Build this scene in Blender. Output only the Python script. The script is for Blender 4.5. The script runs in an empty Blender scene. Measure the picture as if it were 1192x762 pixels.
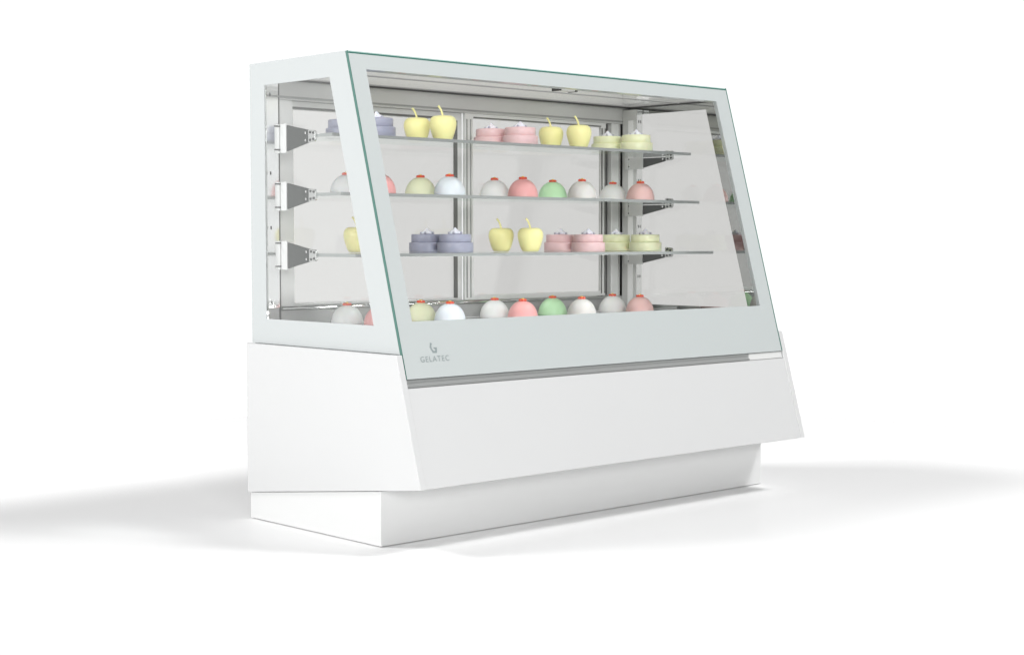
import bpy, bmesh, math, random
from mathutils import Vector, Matrix
random.seed(4)
sc = bpy.context.scene
COL = sc.collection
R = math.radians

# ------------------------------------------------------------------ camera
YAW, PITCH = 0.7498, -0.0632
cam_d = bpy.data.cameras.new('camera')
cam = bpy.data.objects.new('camera', cam_d); COL.objects.link(cam)
cam.location = (-2.6573, -3.9936, 0.8341)
cam.rotation_euler = (math.pi/2 + PITCH, 0, -YAW)
cam_d.sensor_width = 36.0
cam_d.lens = 1846.7*36/1192
cam_d.shift_y = (395.27-381)/1192
cam_d.clip_start = .05; cam_d.clip_end = 200
sc.camera = cam

# ------------------------------------------------------------------ studio light
sc.view_settings.view_transform = 'Standard'
sc.view_settings.look = 'None'
sc.view_settings.exposure = 0.0
sc.view_settings.gamma = 1.0
sc.render.engine = 'CYCLES'
sc.cycles.max_bounces = 14
sc.cycles.transparent_max_bounces = 32
sc.cycles.caustics_reflective = False
sc.cycles.caustics_refractive = False
w = bpy.data.worlds.new('World'); sc.world = w; w.use_nodes = True
nt = w.node_tree; nt.nodes.clear()
o_ = nt.nodes.new('ShaderNodeOutputWorld'); bg = nt.nodes.new('ShaderNodeBackground')
tc = nt.nodes.new('ShaderNodeTexCoord'); sp = nt.nodes.new('ShaderNodeSeparateXYZ'); cr = nt.nodes.new('ShaderNodeValToRGB')
nt.links.new(tc.outputs['Generated'], sp.inputs[0]); nt.links.new(sp.outputs['Z'], cr.inputs[0])
cr.color_ramp.elements[0].position = .165; cr.color_ramp.elements[0].color = (1, 1, 1, 1)
cr.color_ramp.elements[1].position = .215
UP = .03
cr.color_ramp.elements[1].color = (UP, UP, UP, 1)
nt.links.new(cr.outputs[0], bg.inputs[0]); bg.inputs[1].default_value = 1.08
nt.links.new(bg.outputs[0], o_.inputs[0])

def softbox(name, loc, target, size, watts, colour=(1, 1, 1)):
    l = bpy.data.lights.new(name, 'AREA'); l.shape = 'RECTANGLE'
    l.size, l.size_y = size; l.energy = watts; l.color = colour
    o = bpy.data.objects.new(name, l); COL.objects.link(o)
    o.location = loc
    o.rotation_euler = (Vector(target)-Vector(loc)).to_track_quat('-Z', 'Y').to_euler()
    return o
softbox('softbox_key', (-8.2, 8.4, 15.5), (.8, -.4, .2), (4.6, 4.6), 2200)
softbox('softbox_side', (9.8, -9.4, 17.5), (.8, -.4, .2), (4.6, 4.6), 3400)
softbox('softbox_left', (-10.6, -1.6, 2.4), (0, -.4, .5), (4.0, 2.6), 620)
softbox('softbox_front', (-5.0, -10.6, 2.9), (.8, -.4, .8), (4.0, 2.2), 600)

# ------------------------------------------------------------------ materials
def mat(name, col, rough=.4, metal=0., coat=0., spec=.5, bump=0., bscale=60, vary=0., vscale=8, sss=0.):
    m = bpy.data.materials.new(name); m.use_nodes = True
    t = m.node_tree; b = t.nodes['Principled BSDF']
    b.inputs['Base Color'].default_value = (*col, 1)
    b.inputs['Roughness'].default_value = rough; b.inputs['Metallic'].default_value = metal
    b.inputs['Coat Weight'].default_value = coat; b.inputs['Coat Roughness'].default_value = .06
    b.inputs['Specular IOR Level'].default_value = spec
    if sss:
        b.inputs['Subsurface Weight'].default_value = sss
        b.inputs['Subsurface Radius'].default_value = (.02, .012, .008)
        b.inputs['Subsurface Scale'].default_value = .3
    if bump or vary:
        c = t.nodes.new('ShaderNodeTexCoord'); n = t.nodes.new('ShaderNodeTexNoise')
        n.inputs['Scale'].default_value = bscale; n.inputs['Detail'].default_value = 4
        t.links.new(c.outputs['Object'], n.inputs['Vector'])
        if bump:
            bp = t.nodes.new('ShaderNodeBump'); bp.inputs['Strength'].default_value = bump; bp.inputs['Distance'].default_value = .002
            t.links.new(n.outputs['Fac'], bp.inputs['Height']); t.links.new(bp.outputs[0], b.inputs['Normal'])
        if vary:
            n2 = t.nodes.new('ShaderNodeTexNoise'); n2.inputs['Scale'].default_value = vscale; n2.inputs['Detail'].default_value = 3
            t.links.new(c.outputs['Object'], n2.inputs['Vector'])
            mx = t.nodes.new('ShaderNodeMix'); mx.data_type = 'RGBA'
            mx.inputs[6].default_value = (*[min(1, v*(1-vary)) for v in col], 1)
            mx.inputs[7].default_value = (*[min(1, v*(1+vary)) for v in col], 1)
            t.links.new(n2.outputs['Fac'], mx.inputs[0]); t.links.new(mx.outputs[2], b.inputs['Base Color'])
    return m
def glass(name, tint, ior=1.5, rough=.0):
    m = bpy.data.materials.new(name); m.use_nodes = True
    t = m.node_tree; t.nodes.clear()
    o = t.nodes.new('ShaderNodeOutputMaterial'); mx = t.nodes.new('ShaderNodeMixShader'); f = t.nodes.new('ShaderNodeFresnel')
    tr = t.nodes.new('ShaderNodeBsdfTransparent'); g = t.nodes.new('ShaderNodeBsdfGlossy')
    f.inputs[0].default_value = ior; tr.inputs[0].default_value = (*tint, 1); g.inputs['Roughness'].default_value = rough
    g.inputs['Color'].default_value = (.95, .97, .96, 1)
    # one Fresnel value for both sides of a face: the rear face of a pane is met from inside
    geo = t.nodes.new('ShaderNodeNewGeometry'); 
    bf = t.nodes.new('ShaderNodeMix'); bf.data_type = 'FLOAT'
    bf.inputs[2].default_value = ior; bf.inputs[3].default_value = 1/ior
    t.links.new(geo.outputs['Backfacing'], bf.inputs[0])
    # undo the node's own inversion so that total reflection never appears in a thin sheet
    inv = t.nodes.new('ShaderNodeMix'); inv.data_type = 'FLOAT'
    inv.inputs[2].default_value = ior; inv.inputs[3].default_value = 1/ior
    t.links.new(geo.outputs['Backfacing'], inv.inputs[0]); t.links.new(inv.outputs[0], f.inputs[0])
    t.links.new(f.outputs[0], mx.inputs[0]); t.links.new(tr.outputs[0], mx.inputs[1]); t.links.new(g.outputs[0], mx.inputs[2])
    t.links.new(mx.outputs[0], o.inputs[0])
    return m
def studio_floor():
    m = bpy.data.materials.new('white studio floor'); m.use_nodes = True
    t = m.node_tree; t.nodes.clear()
    o = t.nodes.new('ShaderNodeOutputMaterial'); mx = t.nodes.new('ShaderNodeMixShader')
    d = t.nodes.new('ShaderNodeBsdfDiffuse'); g = t.nodes.new('ShaderNodeBsdfGlossy')
    d.inputs[0].default_value = (.875, .875, .875, 1); g.inputs['Color'].default_value = (1, 1, 1, 1); g.inputs['Roughness'].default_value = .09
    mx.inputs[0].default_value = .11
    t.links.new(d.outputs[0], mx.inputs[1]); t.links.new(g.outputs[0], mx.inputs[2]); t.links.new(mx.outputs[0], o.inputs[0])
    return m
M = dict(
    lacquer=mat('white lacquer', (.585, .589, .589), .32, coat=.25, vary=.008, vscale=2),
    plinth=mat('white plinth laminate', (.66, .664, .66), .42, vary=.008, vscale=2),
    print_=mat('back printed white glass', (.485, .518, .515), .25, coat=.4),
    print_side=mat('back printed white side glass', (.495, .52, .52), .25, coat=.2),
    mirror=mat('mirror lining', (.50, .51, .50), .03, 1.),
    edge=mat('polished green glass edge', (.045, .15, .12), .12, spec=.7, coat=.5),
    edge_pale=mat('pale green glass bevel', (.38, .52, .49), .12, spec=.7, coat=.5),
    steel=mat('brushed steel', (.62, .63, .62), .26, 1., bump=.05, bscale=300),
    polished=mat('polished steel', (.80, .81, .80), .07, 1.),
    arm=mat('grey zinc bracket', (.12, .125, .122), .28, 1.),
    alu=mat('satin aluminium', (.76, .77, .76), .42, .25),
    alu_pale=mat('white anodised aluminium', (.74, .75, .74), .4, .05, coat=.15),
    header=mat('grey anodised header', (.64, .645, .635), .5, .1),
    groove=mat('grey groove', (.34, .345, .34), .5),
    lip=mat('rail lip', (.34, .35, .345), .35, .4),
    white=mat('white plastic', (.92, .925, .92), .4),
    post_mirror=mat('polished post strip', (.80, .81, .81), .09, .75, coat=.3),
    sill=mat('satin sill', (.50, .505, .50), .38, .2),
    seal_grey=mat('grey seal', (.15, .152, .148), .5),
    rail=mat('satin rail', (.42, .43, .425), .35, .3),
    dark=mat('dark rubber seal', (.07, .07, .07), .5),
    screw=mat('screw steel', (.75, .75, .75), .15, 1.),
    ceil=mat('glossy ceiling sheet', (.72, .72, .71), .06, 0., coat=1., spec=.6),
    ceil_glow=mat('glossy ceiling with added glow', (.70, .70, .69), .10, coat=.8),
    deck=mat('glossy deck steel', (.72, .73, .73), .12, .6, coat=.4),
    mark=mat('grey printed mark', (.24, .28, .28), .4),
    pane=glass('clear pane', (.996, .998, .997)),
    tint=glass('grey tinted pane', (.825, .822, .815)),
    shelf=glass('shelf glass', (.95, .968, .962)),
    shelf_edge=mat('shelf glass edge', (.29, .31, .302), .1, spec=.7, coat=.5),
    floor=studio_floor(),
)

_b = M['ceil_glow'].node_tree.nodes['Principled BSDF']
_b.inputs['Emission Color'].default_value = (1, .99, .97, 1); _b.inputs['Emission Strength'].default_value = .38  # added glow: the ceiling sheet emits to brighten itself and the pastries

# ------------------------------------------------------------------ helpers
class MB:
    def __init__(s): s.bm = bmesh.new()
    def hexa(s, p, bevel=0.):
        """p: eight corners, 0-3 one face, 4-7 the opposite face in the same order"""
        v = [s.bm.verts.new(q) for q in p]
        fs = [(0, 1, 2, 3), (7, 6, 5, 4), (0, 4, 5, 1), (1, 5, 6, 2), (2, 6, 7, 3), (3, 7, 4, 0)]
        faces = [s.bm.faces.new([v[i] for i in f]) for f in fs]
        if bevel:
            es = set(e for f in faces for e in f.edges)
            bmesh.ops.bevel(s.bm, geom=list(es), offset=bevel, segments=2, affect='EDGES', profile=.5)
        return s
    def box(s, x0, x1, y0, y1, z0, z1, bevel=0.):
        return s.hexa([(x0, y0, z0), (x1, y0, z0), (x1, y1, z0), (x0, y1, z0), (x0, y0, z1), (x1, y0, z1), (x1, y1, z1), (x0, y1, z1)], bevel)
    def prism(s, poly, x0, x1, bevel=0.):
        """poly in (y, z), extruded along x"""
        a = [s.bm.verts.new((x0, y, z)) for y, z in poly]; b = [s.bm.verts.new((x1, y, z)) for y, z in poly]
        n = len(poly); faces = [s.bm.faces.new(a), s.bm.faces.new(b[::-1])]
        for i in range(n): faces.append(s.bm.faces.new((a[i], b[i], b[(i+1) % n], a[(i+1) % n])))
        if bevel:
            es = set(e for f in faces for e in f.edges)
            bmesh.ops.bevel(s.bm, geom=list(es), offset=bevel, segments=2, affect='EDGES', profile=.5)
        return s
    def ring(s, outer, inner, off):
        """frame between two loops, given thickness by vector off"""
        off = Vector(off); n = len(outer)
        A = [s.bm.verts.new(q) for q in outer]; B = [s.bm.verts.new(q) for q in inner]
        A2 = [s.bm.verts.new(Vector(q)+off) for q in outer]; B2 = [s.bm.verts.new(Vector(q)+off) for q in inner]
        for i in range(n):
            j = (i+1) % n
            for f in ((A[i], A[j], B[j], B[i]), (A2[j], A2[i], B2[i], B2[j]), (A[j], A[i], A2[i], A2[j]), (B[i], B[j], B2[j], B2[i])): s.bm.faces.new(f)
        return s
    def lathe(s, prof, seg=48, c=(0, 0, 0), wob=None):
        c = Vector(c); rows = []
        for k, (r, z) in enumerate(prof):
            if r < 1e-6: rows.append([s.bm.verts.new(c+Vector((0, 0, z)))])
            else:
                row = []
                for i in range(seg):
                    a = 2*math.pi*i/seg; q = r*(wob(a, z) if wob else 1)
                    row.append(s.bm.verts.new(c+Vector((q*math.cos(a), q*math.sin(a), z))))
                rows.append(row)
        for a, b in zip(rows, rows[1:]):
            for i in range(seg):
                j = (i+1) % seg
                if len(a) == 1 and len(b) == 1: continue
                if len(a) == 1: s.bm.faces.new((a[0], b[j], b[i]))
                elif len(b) == 1: s.bm.faces.new((a[i], a[j], b[0]))
                else: s.bm.faces.new((a[i], a[j], b[j], b[i]))
        return s
    def tube(s, pts, rad, seg=10):
        pts = [Vector(p) for p in pts]; rows = []
        for k, p in enumerate(pts):
            d = (pts[min(k+1, len(pts)-1)]-pts[max(k-1, 0)]).normalized()
            u = d.orthogonal().normalized() if k == 0 else (u-d*u.dot(d)).normalized()
            v = d.cross(u); r = rad[k] if isinstance(rad, (list, tuple)) else rad
            rows.append([s.bm.verts.new(p+r*(math.cos(2*math.pi*i/seg)*u+math.sin(2*math.pi*i/seg)*v)) for i in range(seg)])
        for a, b in zip(rows, rows[1:]):
            for i in range(seg): s.bm.faces.new((a[i], a[(i+1) % seg], b[(i+1) % seg], b[i]))
        s.bm.faces.new(rows[0][::-1]); s.bm.faces.new(rows[-1])
        return s
    def build(s, name, m, parent=None, smooth=False, origin=None):
        bmesh.ops.recalc_face_normals(s.bm, faces=s.bm.faces[:])
        org = Vector(origin) if origin is not None else Vector((0, 0, 0))
        if parent is not None and origin is None:
            r = parent
            while r is not None: org += r.location; r = r.parent
        bmesh.ops.translate(s.bm, verts=s.bm.verts[:], vec=-org)
        me = bpy.data.meshes.new(name); s.bm.to_mesh(me); s.bm.free(); me.materials.append(m)
        if smooth:
            for p in me.polygons: p.use_smooth = True
        o = bpy.data.objects.new(name, me); COL.objects.link(o)
        if parent is not None: o.parent = parent
        return o

def thing(name, loc, label, cat, group=None):
    o = bpy.data.objects.new(name, None); COL.objects.link(o); o.location = loc; o.empty_display_size = .05
    o['label'] = label; o['category'] = cat
    if group: o['group'] = group
    return o

# ------------------------------------------------------------------ floor
fb = MB(); fb.lathe([(0, 0), (2.8, 0)], 128)
fl = fb.build('floor', M['floor'], origin=(0, 0, 0)); fl['kind'] = 'structure'; fl.location = (.8, -.4, 0)

# ------------------------------------------------------------------ display case
L, H = 1.6203, 1.35
D1, SL = .4782, .2835
NI = Vector((0, 1, -SL)).normalized()          # inward normal of the slanted front
def F(z): return -(D1+SL*(H-z))
def S(x, z, n=0.): return Vector((x, F(z), z))+NI*n
def slab(b, x0, x1, z0, z1, n0, n1, bevel=0.):
    return b.hexa([S(x0, z0, n0), S(x1, z0, n0), S(x1, z1, n0), S(x0, z1, n0), S(x0, z0, n1), S(x1, z0, n1), S(x1, z1, n1), S(x0, z1, n1)], bevel)

case = thing('display_case', (.81, -.4, 0), 'white pastry display case with slanted glass front and three glass shelves', 'display case')

# --- lower body
MB().prism([(-.004, .002), (-.633, .002), (-.633, .153), (-.004, .0775)], -.0137, 1.634, .0012).build('plinth', M['plinth'], case)
ZT, ZB0, ZB1 = .5260, .0793, .1766
for x0, x1 in ((-.0208, -.0012), (L+.0012, L+.0208)):
    MB().prism([(0, ZT), (F(ZT), ZT), (F(ZB1), ZB1), (0, ZB0)], x0, x1, .0012).build('side_panel', M['lacquer'], case)
slab(MB(), -.0008, L+.0008, ZB1+.001, .4385, .0015, .020, .001).build('front_panel', M['lacquer'], case)
MB().prism([(-.780, .1765), (-.780, .186), (-.002, .094), (-.002, .0845)], .0005, L-.0005).build('bottom_panel', M['plinth'], case)
MB().box(.0085, L-.0085, -.020, -.002, .099, .560).build('back_panel', M['lacquer'], case)
# rail under the front glass
rail = slab(MB(), .0006, 1.444, .4400, .4615, .008, .022).build('rail', M['rail'], case)
slab(MB(), .0006, 1.444, .4555, .4612, .0035, .0078).build('lip', M['lip'], rail)
slab(MB(), .0006, 1.444, .4405, .4455, .0040, .0078).build('lip', M['lip'], rail)
slab(MB(), 1.4445, L-.0006, .4400, .4615, .005, .022, .002).build('rail_end', M['header'], case)

# --- slanted front window
ZG, WX0, WX1, WZ0, WZ1 = .4622, .054, 1.553, .613, 1.301
def quad(x0, x1, z0, z1, n=0.): return [S(x0, z0, n), S(x1, z0, n), S(x1, z1, n), S(x0, z1, n)]
EX, ER = .0016, .0045
fw = MB().ring(quad(EX, L-ER, ZG, H-.0075), quad(WX0, WX1, WZ0, WZ1), NI*.014).build('front_window', M['print_'], case)
slab(MB(), WX0+.0003, WX1-.0003, WZ0+.0003, WZ1-.0003, .002, .008).build('pane', M['pane'], fw)
slab(MB(), 0, EX-.0001, ZG, H, .0, .0095).build('glass_edge', M['edge'], fw)
slab(MB(), L-ER+.0001, L, ZG, H, .0, .0095).build('glass_edge', M['edge'], fw)
eb = slab(MB(), EX, L-ER, H-.0073, H-.0030, .0004, .0095)
eb.build('glass_edge', M['edge'], fw)
slab(MB(), EX, L-ER, H-.0029, H, .0010, .0095).build('glass_bevel', M['edge_pale'], fw)

# --- side windows
def side_loop(x, y0, y1t, y1b, z0, z1): return [(x, y0, z0), (x, y1b, z0), (x, y1t, z1), (x, y0, z1)]
G = .0102
for sx, xa in ((1, .0), (-1, L)):
    out = lambda x: side_loop(x, 0, F(H)+G, F(.5270)+G, .5270, H)
    inn = lambda x: side_loop(x, -.076, -.395, -.588, .600, 1.283)
    sw = MB().ring(out(xa+sx*.0005), inn(xa+sx*.0005), (sx*.0035, 0, 0)).build('side_window', M['print_side'], case)
    out2 = side_loop(xa+sx*.0042, -.001, F(H)+.017, F(.5270)+.017, .5280, H-.001)
    MB().ring(out2, inn(xa+sx*.0042), (sx*.0035, 0, 0)).build('inner_border', M['mirror'], sw)
    p = MB(); q = side_loop(xa+sx*.0012, -.0762, -.3952, -.5876, .6002, 1.2828)
    p.hexa(q+[Vector(v)+Vector((sx*.004, 0, 0)) for v in q])
    p.build('pane', M['pane'] if sx == 1 else M['tint'], sw)

# --- roof and ceiling
IX0, IX1 = .0082, L-.0082
MB().prism([(-.001, 1.322), (F(1.322)+.017, 1.322), (F(1.349)+.017, 1.349), (-.001, 1.349)], IX0, IX1).build('roof', M['lacquer'], case)
cl = MB()
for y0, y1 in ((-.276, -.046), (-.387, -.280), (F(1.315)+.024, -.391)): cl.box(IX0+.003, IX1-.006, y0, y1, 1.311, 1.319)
ceiling = cl.build('ceiling', M['ceil_glow'], case)
for y in (-.2795, -.3905): MB().box(IX0+.003, IX1-.006, y, y+.0030, 1.3085, 1.3165).build('panel_joint', M['groove'], ceiling)
MB().box(IX0+.003, IX1-.006, -.0400, -.031, 1.3065, 1.321).build('seal', M['dark'], ceiling)
MB().box(IX1-.0055, IX1-.0005, F(1.31)+.03, -.031, 1.3065, 1.321).build('seal', M['dark'], ceiling)
# added fill light and its strip, unseen behind the top border, brightening the pastries
lb_ = MB().box(.06, 1.56, F(1.3)+.022, F(1.3)+.040, 1.3035, 1.3108, .001).build('canopy_fill_strip', M['alu_pale'], ceiling)
CANOPY = .5
ll = bpy.data.lights.new('canopy_fill', 'AREA'); ll.shape = 'RECTANGLE'; ll.size = 1.48; ll.size_y = .014; ll.energy = CANOPY; ll.spread = R(120)
lo_ = bpy.data.objects.new('canopy_fill', ll); COL.objects.link(lo_); lo_.location = (.81, F(1.3)+.031, 1.303)
lo_.rotation_euler = (R(28), 0, 0)
# second added fill light and strip, unseen below the window, for the lower rows
lowb = slab(MB(), .28, 1.52, .585, .600, .0165, .024, .001).build('lower_fill_strip', M['alu_pale'], case)
l2 = bpy.data.lights.new('lower_fill', 'AREA'); l2.shape = 'RECTANGLE'; l2.size = 1.20; l2.size_y = .012; l2.energy = 1.6; l2.spread = R(115)
lo2 = bpy.data.objects.new('lower_fill', l2); COL.objects.link(lo2); lo2.location = S(.90, .5925, .026)
lo2.rotation_euler = (R(122), 0, 0)
cp = MB().box(.900, .965, -.400, -.370, 1.303, 1.3108, .002).build('lamp_clip', M['alu_pale'], ceiling)
for x in (.893, .9655): MB().box(x, x+.006, -.404, -.366, 1.302, 1.3108).build('end_cap', M['dark'], cp)

# --- back: frame with two sliding doors
MB().box(IX0, IX1, -.030, -.002, 1.250, 1.3205).build('header', M['header'], case)
MB().box(IX0, IX1, -.034, -.0305, 1.2560, 1.2610).build('header_strip', M['groove'], case)
sill = MB().box(IX0, IX1, -.030, -.002, .576, .628).build('sill', M['sill'], case)
pts = [(IX0+.077, -.033, .626), (1.50, -.033, .626)]
MB().tube(pts, .0075, 14).build('guide_tube', M['polished'], sill, True)
MB().box(.0090, .135, -.026, -.002, .6285, 1.2495).build('jamb', M['alu'], case)
MB().box(1.524, 1.562, -.030, -.002, .6285, 1.2495, .001).build('jamb', M['alu_pale'], case)
MB().box(1.5625, IX1, -.026, -.002, .6285, 1.2495).build('jamb', M['polished'], case)
def door(x0, x1, px0, px1, z0, z1, pz0, pz1, y0, y1, m):
    lp = lambda a, b, c, d: [(a, y0, c), (b, y0, c), (b, y0, d), (a, y0, d)]
    d = MB().ring(lp(x0, x1, z0, z1), lp(px0, px1, pz0, pz1), (0, y1-y0, 0)).build('sliding_door', m, case)
    ym = (y0+y1)/2
    MB().box(px0+.0003, px1-.0003, ym-.002, ym+.002, pz0+.0003, pz1-.0003).build('pane', M['tint'], d)
    return d
dl = door(.1355, .822, .146, .800, .6290, 1.2490, .640, 1.2240, -.013, -.004, M['alu'])
MB().box(.785, .7995, -.0175, -.0132, .640, 1.2240).build('seal', M['seal_grey'], dl)  # dark strip standing in for the recess shade where the doors overlap
MB().box(.1362, .780, -.0175, -.0132, 1.2262, 1.2325).build('seal', M['seal_grey'], dl)
dr = door(.822, 1.496, .859, 1.471, .6290, 1.2490, .648, 1.2330, -.028, -.018, M['alu'])
MB().box(.8605, 1.470, -.0305, -.0282, 1.2345, 1.2385).build('seal', M['seal_grey'], dr)
MB().box(1.4735, 1.4775, -.0305, -.0282, .640, 1.2300).build('seal', M['seal_grey'], dr)
MB().box(1.4905, 1.4955, -.0305, -.0282, .640, 1.2300).build('seal', M['seal_grey'], dr)
MB().box(.829, .833, -.0305, -.0282, .640, 1.2300).build('stile_groove', M['groove'], dr)
MB().box(.846, .849, -.0305, -.0282, .640, 1.2300).build('stile_groove', M['groove'], dr)
MB().box(1.4965, 1.5235, -.010, -.003, .6290, 1.2490).build('track_seal', M['dark'], case)

# --- posts that carry the brackets
a, b = IX1-.0320, IX1-.0006
po = MB().box(a, b, -.0995, -.0310, .577, 1.2985, .001).build('post', M['header'], case)
MB().box(a-.0022, a-.0002, -.0850, -.0610, .577, 1.2600).build('channel', M['white'], po)
MB().box(a+.001, b-.001, -.1010, -.0997, .579, 1.2965).build('front_plate', M['polished'], po)
for z in (1.255, 1.045, .880, .70, .62):
    for dx in (-.005, .005):
        MB().box((a+b)/2+dx-.0018, (a+b)/2+dx+.0018, -.1016, -.1011, z-.005, z+.005).build('slot', M['dark'], po)
po = MB().box(.0090, .0780, -.0335, -.0305, .6290, 1.3000).build('mirror_strip', M['post_mirror'], case)
MB().box(.0783, .0825, -.0335, -.0305, .5765, 1.3000).build('post_groove', M['dark'], po)
for z in (1.262, 1.030, .868, .645):
    for dx in (-.007, .007):
        MB().box(.042+dx-.0024, .042+dx+.0024, -.0341, -.0336, z-.005, z+.005).build('slot', M['dark'], po)

# --- deck
MB().prism([(-.0305, .565), (F(.565)+.020, .565), (F(.575)+.020, .575), (-.0305, .575)], IX0, IX1).build('deck', M['deck'], case)

# --- shelves and brackets
SH = [(1.1335, -.362), (.9660, -.402), (.7935, -.466)]     # top of the glass, front edge
TH = .0095
for zt, yf in SH:
    sh = MB().box(.0345, L-.046, yf+.0012, -.155, zt-TH, zt).build('shelf', M['shelf'], case)
    MB().box(.0345, L-.046, yf, yf+.0010, zt-TH, zt, .0003).build('glass_edge', M['shelf_edge'], sh)
    MB().box(.0336, .0344, yf+.0012, -.155, zt-TH, zt).build('glass_edge', M['shelf_edge'], sh)
    for sx, x in ((1, .0300), (-1, L-.0420)):
        zc = zt-TH*.5; d0 = 0 if sx == 1 else .012; ov = 0 if sx == 1 else .036
        up = .036 if sx == 1 else -.006; tipu = .017 if sx == 1 else -.006
        br = MB().prism([(-.1485+d0, zc+up), (-.256+d0, zc+tipu), (-.256+d0, zc-.019), (-.1485+d0, zc-.040)], x-.0022, x+.0022, .0006).build('bracket', M['arm'], case)
        MB().box(x-.0050, x+.0035, -.1480+d0, -.1190+d0+ov, zc-.044, zc+up+.004, .0008).build('flange', M['alu_pale'], br)
        MB().box(x-.0050, x+.0015, -.1125+d0+ov, -.0900+d0+ov*.8, zc-.044, zc+up+.004, .0008).build('flange', M['alu_pale'], br)
        for q in (-.036, up-.004):
            MB().box(x-.0030 if sx == -1 else IX0+.0004, x+.0015, -.1188+d0+ov, -.1127+d0+ov, zc+q, zc+q+.004).build('hook', M['dark'], br)
        c1, c0 = -.2563+d0, -.2900+d0
        MB().prism([(c1, zc+.017), (c0+.005, zc+.015), (c0, zc+.010), (c0, zc-.012), (c0+.005, zc-.017), (c1, zc-.019)], x-.004, x+.003, .0008).build('shelf_clip', M['steel'], br)
        for dy, dz in ((-.2660, .010), (-.2660, -.012), (-.243, .009), (-.243, -.012), (-.2810, .008), (-.2810, -.010)):
            if sx == -1 and dy > -.25 and dz > 0: continue
            s_ = MB(); n = 12
            fx = -.0056 if dy < -.256 else -.0040; yy = dy+d0
            lo = [s_.bm.verts.new((x+fx, yy+.0036*math.cos(2*math.pi*i/n), zc+dz+.0036*math.sin(2*math.pi*i/n))) for i in range(n)]
            hi = [s_.bm.verts.new((x-.0015, yy+.0036*math.cos(2*math.pi*i/n), zc+dz+.0036*math.sin(2*math.pi*i/n))) for i in range(n)]
            s_.bm.faces.new(lo)
            for i in range(n): s_.bm.faces.new((lo[i], lo[(i+1) % n], hi[(i+1) % n], hi[i]))
            s_.build('screw', M['screw'] if dy > -.256 else M['dark'], br)

# --- printed mark and lettering on the front glass
def on_front(poly, name, parent, n=-.0006):
    b = MB(); 
    for pl in poly:
        A = [b.bm.verts.new(S(x, z, n)) for x, z in pl]; B = [b.bm.verts.new(S(x, z, .0)) for x, z in pl]
        k = len(pl); b.bm.faces.new(A)
        for i in range(k): b.bm.faces.new((A[i], A[(i+1) % k], B[(i+1) % k], B[i]))
    return b.build(name, M['mark'], parent)
E_ = dict(x0=.0985, z0=.5265, w=.0245, h=.0285)       # emblem box
def e(u, v): return (E_['x0']+u*E_['w'], E_['z0']+v*E_['h'])
emblem = [[e(.16, 1.0), e(.42, .90), e(.26, .70), e(.22, .60), e(.0, .56)],
          [e(.0, .56), e(.22, .60), e(.30, .38), e(.46, .20), e(.32, .02)],
          [e(.32, .02), e(.46, .20), e(.70, .20), e(.88, .0)],
          [e(.88, .0), e(.70, .20), e(.76, .30), e(.50, .52), e(1.0, .52), e(.96, .24)]]
on_front(emblem, 'emblem', fw)
fc = bpy.data.curves.new('lettering', 'FONT'); fc.body = 'GELATEC'; fc.space_character = 1.22; fc.size = 1; fc.extrude = 0
fo = bpy.data.objects.new('lettering_source', fc); COL.objects.link(fo)
bpy.context.view_layer.update()
me = bpy.data.meshes.new_from_object(fo.evaluated_get(bpy.context.evaluated_depsgraph_get()))
bpy.data.objects.remove(fo)
xs = [v.co.x for v in me.vertices]; ys = [v.co.y for v in me.vertices]
tx0, tx1, tz0, tz1 = .0590, .1600, .5040, .5190
rl = case.location
for v in me.vertices:
    x = tx0+(v.co.x-min(xs))/(max(xs)-min(xs))*(tx1-tx0); z = tz0+(v.co.y-min(ys))/(max(ys)-min(ys))*(tz1-tz0)
    v.co = S(x, z, -.0006)-rl
me.name = 'lettering'; me.materials.clear(); me.materials.append(M['mark'])
lt = bpy.data.objects.new('lettering', me); COL.objects.link(lt); lt.parent = fw

# ------------------------------------------------------------------ pastries
CM = {}
def cm(name, col, **k):
    if name not in CM: CM[name] = mat(name+' glaze', col, **k)
    return CM[name]
glz = dict(rough=.46, coat=.06, sss=.15, bump=.06, bscale=120, vary=.03, vscale=30)
C_ = dict(white=(.85, .86, .85), rose=(.87, .43, .42), salmon=(.86, .43, .42), lime=(.78, .80, .57), ice=(.79, .84, .89), mint=(.58, .88, .55),
          grey=(.80, .78, .755), palepink=(.88, .58, .55), yellow=(.94, .89, .42), purple=(.36, .37, .47), pink=(.83, .58, .59), green=(.83, .85, .57), cream=(.86, .86, .94))
for k, v in C_.items(): cm(k, v, **glz)
cm('red', (.75, .10, .05), rough=.3, coat=.4); cm('gold', (.90, .62, .12), rough=.35); cm('berry', (.46, .46, .54), rough=.5)

def dome_profile():
    pr = [(0, 0), (.044, 0), (.0478, .0025)]
    for k in range(0, 19):
        a = math.pi/2*k/18
        pr.append((.049*math.cos(a)**.92 if k < 18 else 0, .004+.057*math.sin(a)))
    return pr
def make_dome(kind):
    t = thing('dome_cake', (0, 0, 0), '', 'cake', 'glazed dome cakes')
    MB().lathe(dome_profile(), 56).build('glazed_body', CM[kind], t, True)
    tb = MB()
    for k in range(6):
        a = 2*math.pi*k/6+.3
        tb.lathe([(0, -.0035), (.0040, -.0028), (.0056, 0), (.0046, .0032), (.002, .0046), (0, .005)], 12, (.0085*math.cos(a), .0085*math.sin(a), .0625))
    tp = tb.build('topping', CM['red'], t, True)
    MB().lathe([(0, .060), (.0062, .061), (.0066, .064), (.0045, .0682), (.0018, .0698), (0, .070)], 16).build('topping_centre', CM['gold'], tp, True)
    return t
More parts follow.
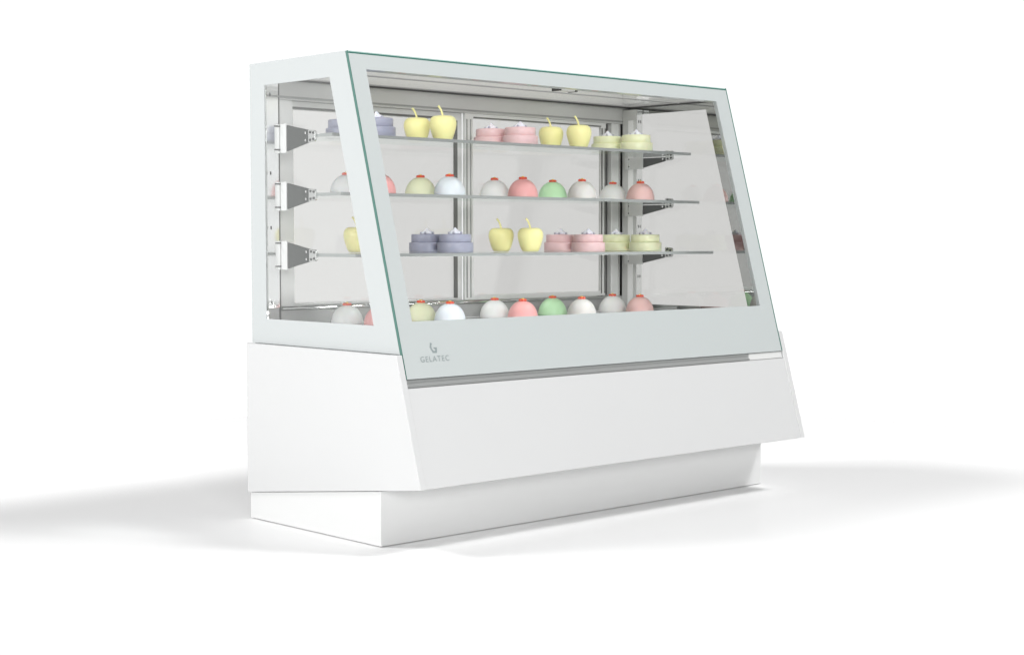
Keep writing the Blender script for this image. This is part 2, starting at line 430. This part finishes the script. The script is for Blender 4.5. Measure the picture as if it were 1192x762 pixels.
def make_apple():
    t = thing('apple', (0, 0, 0), '', 'apple', 'yellow apples')
    pr = [(0, .006), (.008, .004), (.016, .0008), (.023, .0008), (.0275, .004), (.0315, .012), (.0355, .024), (.0390, .037), (.0412, .048), (.0415, .055), (.0400, .063),
          (.0362, .0705), (.0300, .0752), (.0230, .0765), (.0150, .0750), (.0080, .0700), (.003, .0655), (0, .0645)]
    wob = lambda a, z: 1+.008*math.cos(5*a+.6)*(1 if z < .06 else .7)
    MB().lathe(pr, 60, wob=wob).build('apple_body', CM['yellow'], t, True)
    st = MB(); P = []
    for k in range(10):
        u = k/9; P.append((-.0150*u*u*.74, .0150*u*u*.68, .064+.050*u-.007*u**3))
    st.tube(P, [.0035-.0006*math.sin(u/9*3.1)+.0004*(u == 9) for u in range(10)], 10).build('stem', CM['yellow'], t, True)
    return t
def make_cake(kind):
    t = thing('tiered_cake', (0, 0, 0), '', 'cake', 'round two tier cakes')
    def tier(r, z0, z1, c=.003):
        return [(0, z0), (r-c*.4, z0), (r, z0+c*.5), (r, z1-c), (r-c*.3, z1-c*.3), (r-c, z1), (0, z1)]
    MB().lathe(tier(.0565, 0, .0305), 64).build('lower_tier', CM[kind], t, True)
    MB().lathe(tier(.0495, .0303, .0560), 64).build('upper_tier', CM[kind], t, True)
    cb = MB()
    cb.lathe([(0, .0562), (.0165, .0562), (.0180, .0600), (.0130, .0650), (.0085, .0680), (.0045, .0725), (.0012, .0765), (0, .077)], 48,
             wob=lambda a, z: 1+.13*math.cos(7*a+z*180))
    cr_ = cb.build('cream_rosette', CM['cream'], t, True)
    bb = MB()
    for k in range(4):
        a = 2*math.pi*k/4+.5
        bb.lathe([(0, -.004), (.003, -.0032), (.0042, 0), (.003, .0032), (0, .0042)], 12, (.0195*math.cos(a), .0195*math.sin(a), .0600))
    bb.build('berries', CM['berry'], cr_, True)
    return t
def copy_tree(o, parent=None):
    c = o.copy(); COL.objects.link(c)
    if parent is not None: c.parent = parent
    for ch in list(o.children): copy_tree(ch, c)
    return c
protos = {}
def place(kind, colour, loc, rot, label):
    k = (kind, colour)
    if k not in protos:
        protos[k] = {'dome': lambda: make_dome(colour), 'apple': make_apple, 'cake': lambda: make_cake(colour)}[kind](); t = protos[k]
    else: t = copy_tree(protos[k])
    t.location = loc; t.rotation_euler = (0, 0, rot); t['label'] = label
    return t
YB, YF = -.152, -.272
XB = [.240, .529, .842, 1.108, 1.403]; XF = [.272, .546, .856, 1.127, 1.414]
for z, s in ((SH[1][0], 'the middle glass shelf'), (.575, 'the bottom deck')):
    rows = [('white', XB[0], YB, 'white dome cake at the left of %s, behind the coral pink one'), ('rose', XF[0], YF, 'coral pink dome cake at the left of %s, beside the corner frame'),
            ('lime', XB[1], YB, 'pale yellow-green dome cake on %s'), ('ice', XF[1], YF, 'bluish white dome cake on %s, beside the yellow-green dome'),
            ('white', XB[2], YB, 'white dome cake in the middle of %s, left of the salmon dome'), ('salmon', XF[2], YF, 'salmon pink dome cake in the middle of %s'),
            ('mint', XB[3], YB, 'mint green dome cake on %s'), ('grey', XF[3], YF, 'warm grey-white dome cake on %s, right of the mint dome'),
            ('white', XB[4], YB, 'white dome cake at the right of %s, behind the pale pink one'), ('palepink', XF[4], YF, 'pale pink dome cake at the right end of %s')]
    for k, x, y, lb in rows: place('dome', k, (x, y, z+.0004), random.uniform(-.4, .4), lb % s)
z = SH[2][0]+.0004; s = 'the lowest glass shelf'
for kind, c, x, y, lb in [
        ('apple', 'yellow', .280, YB, 'yellow apple at the left end of %s, seen through the side window'),
        ('apple', 'yellow', .278, YF, 'yellow apple at the left end of %s, hidden behind the corner frame'),
        ('cake', 'purple', .555, YB, 'grey-purple two tier cake on %s, further back of its pair'),
        ('cake', 'purple', .568, YF, 'grey-purple two tier cake on %s, nearer the front of its pair'),
        ('apple', 'yellow', .872, YB, 'yellow apple on %s, right beside the purple cakes'),
        ('apple', 'yellow', .890, YF, 'yellow apple on %s, right beside the pink cakes'),
        ('cake', 'pink', 1.146, YB, 'dusty pink two tier cake on %s, next to the yellow apples'),
        ('cake', 'pink', 1.157, YF, 'dusty pink two tier cake on %s, next to the pale green cakes'),
        ('cake', 'green', 1.420, YB, 'pale green two tier cake on %s, next to the pink cakes'),
        ('cake', 'green', 1.440, YF, 'pale green two tier cake at the right end of %s')]:
    place(kind, c, (x, y, z), random.uniform(-.15, .15), lb % s)
z = SH[0][0]+.0004; s = 'the top glass shelf'
for kind, c, x, y, lb in [
        ('cake', 'purple', .235, YB, 'grey-purple two tier cake on %s, seen through the side window'),
        ('cake', 'purple', .262, YF, 'grey-purple two tier cake on %s, seen through the front glass'),
        ('apple', 'yellow', .516, YB, 'yellow apple on %s, next to the purple cakes'),
        ('apple', 'yellow', .520, YF, 'yellow apple on %s, just left of the pink cakes'),
        ('cake', 'pink', .827, YB, 'dusty pink two tier cake on %s, just right of two yellow apples'),
        ('cake', 'pink', .844, YF, 'dusty pink two tier cake on %s, just left of two yellow apples'),
        ('apple', 'yellow', 1.100, YB, 'yellow apple on %s, just right of the pink cakes'),
        ('apple', 'yellow', 1.112, YF, 'yellow apple on %s, just left of the pale green cakes'),
        ('cake', 'green', 1.375, YB, 'pale green two tier cake on %s, beside the yellow apple'),
        ('cake', 'green', 1.391, YF, 'pale green two tier cake at the right end of %s')]:
    place(kind, c, (x, y, z), random.uniform(-.15, .15), lb % s)
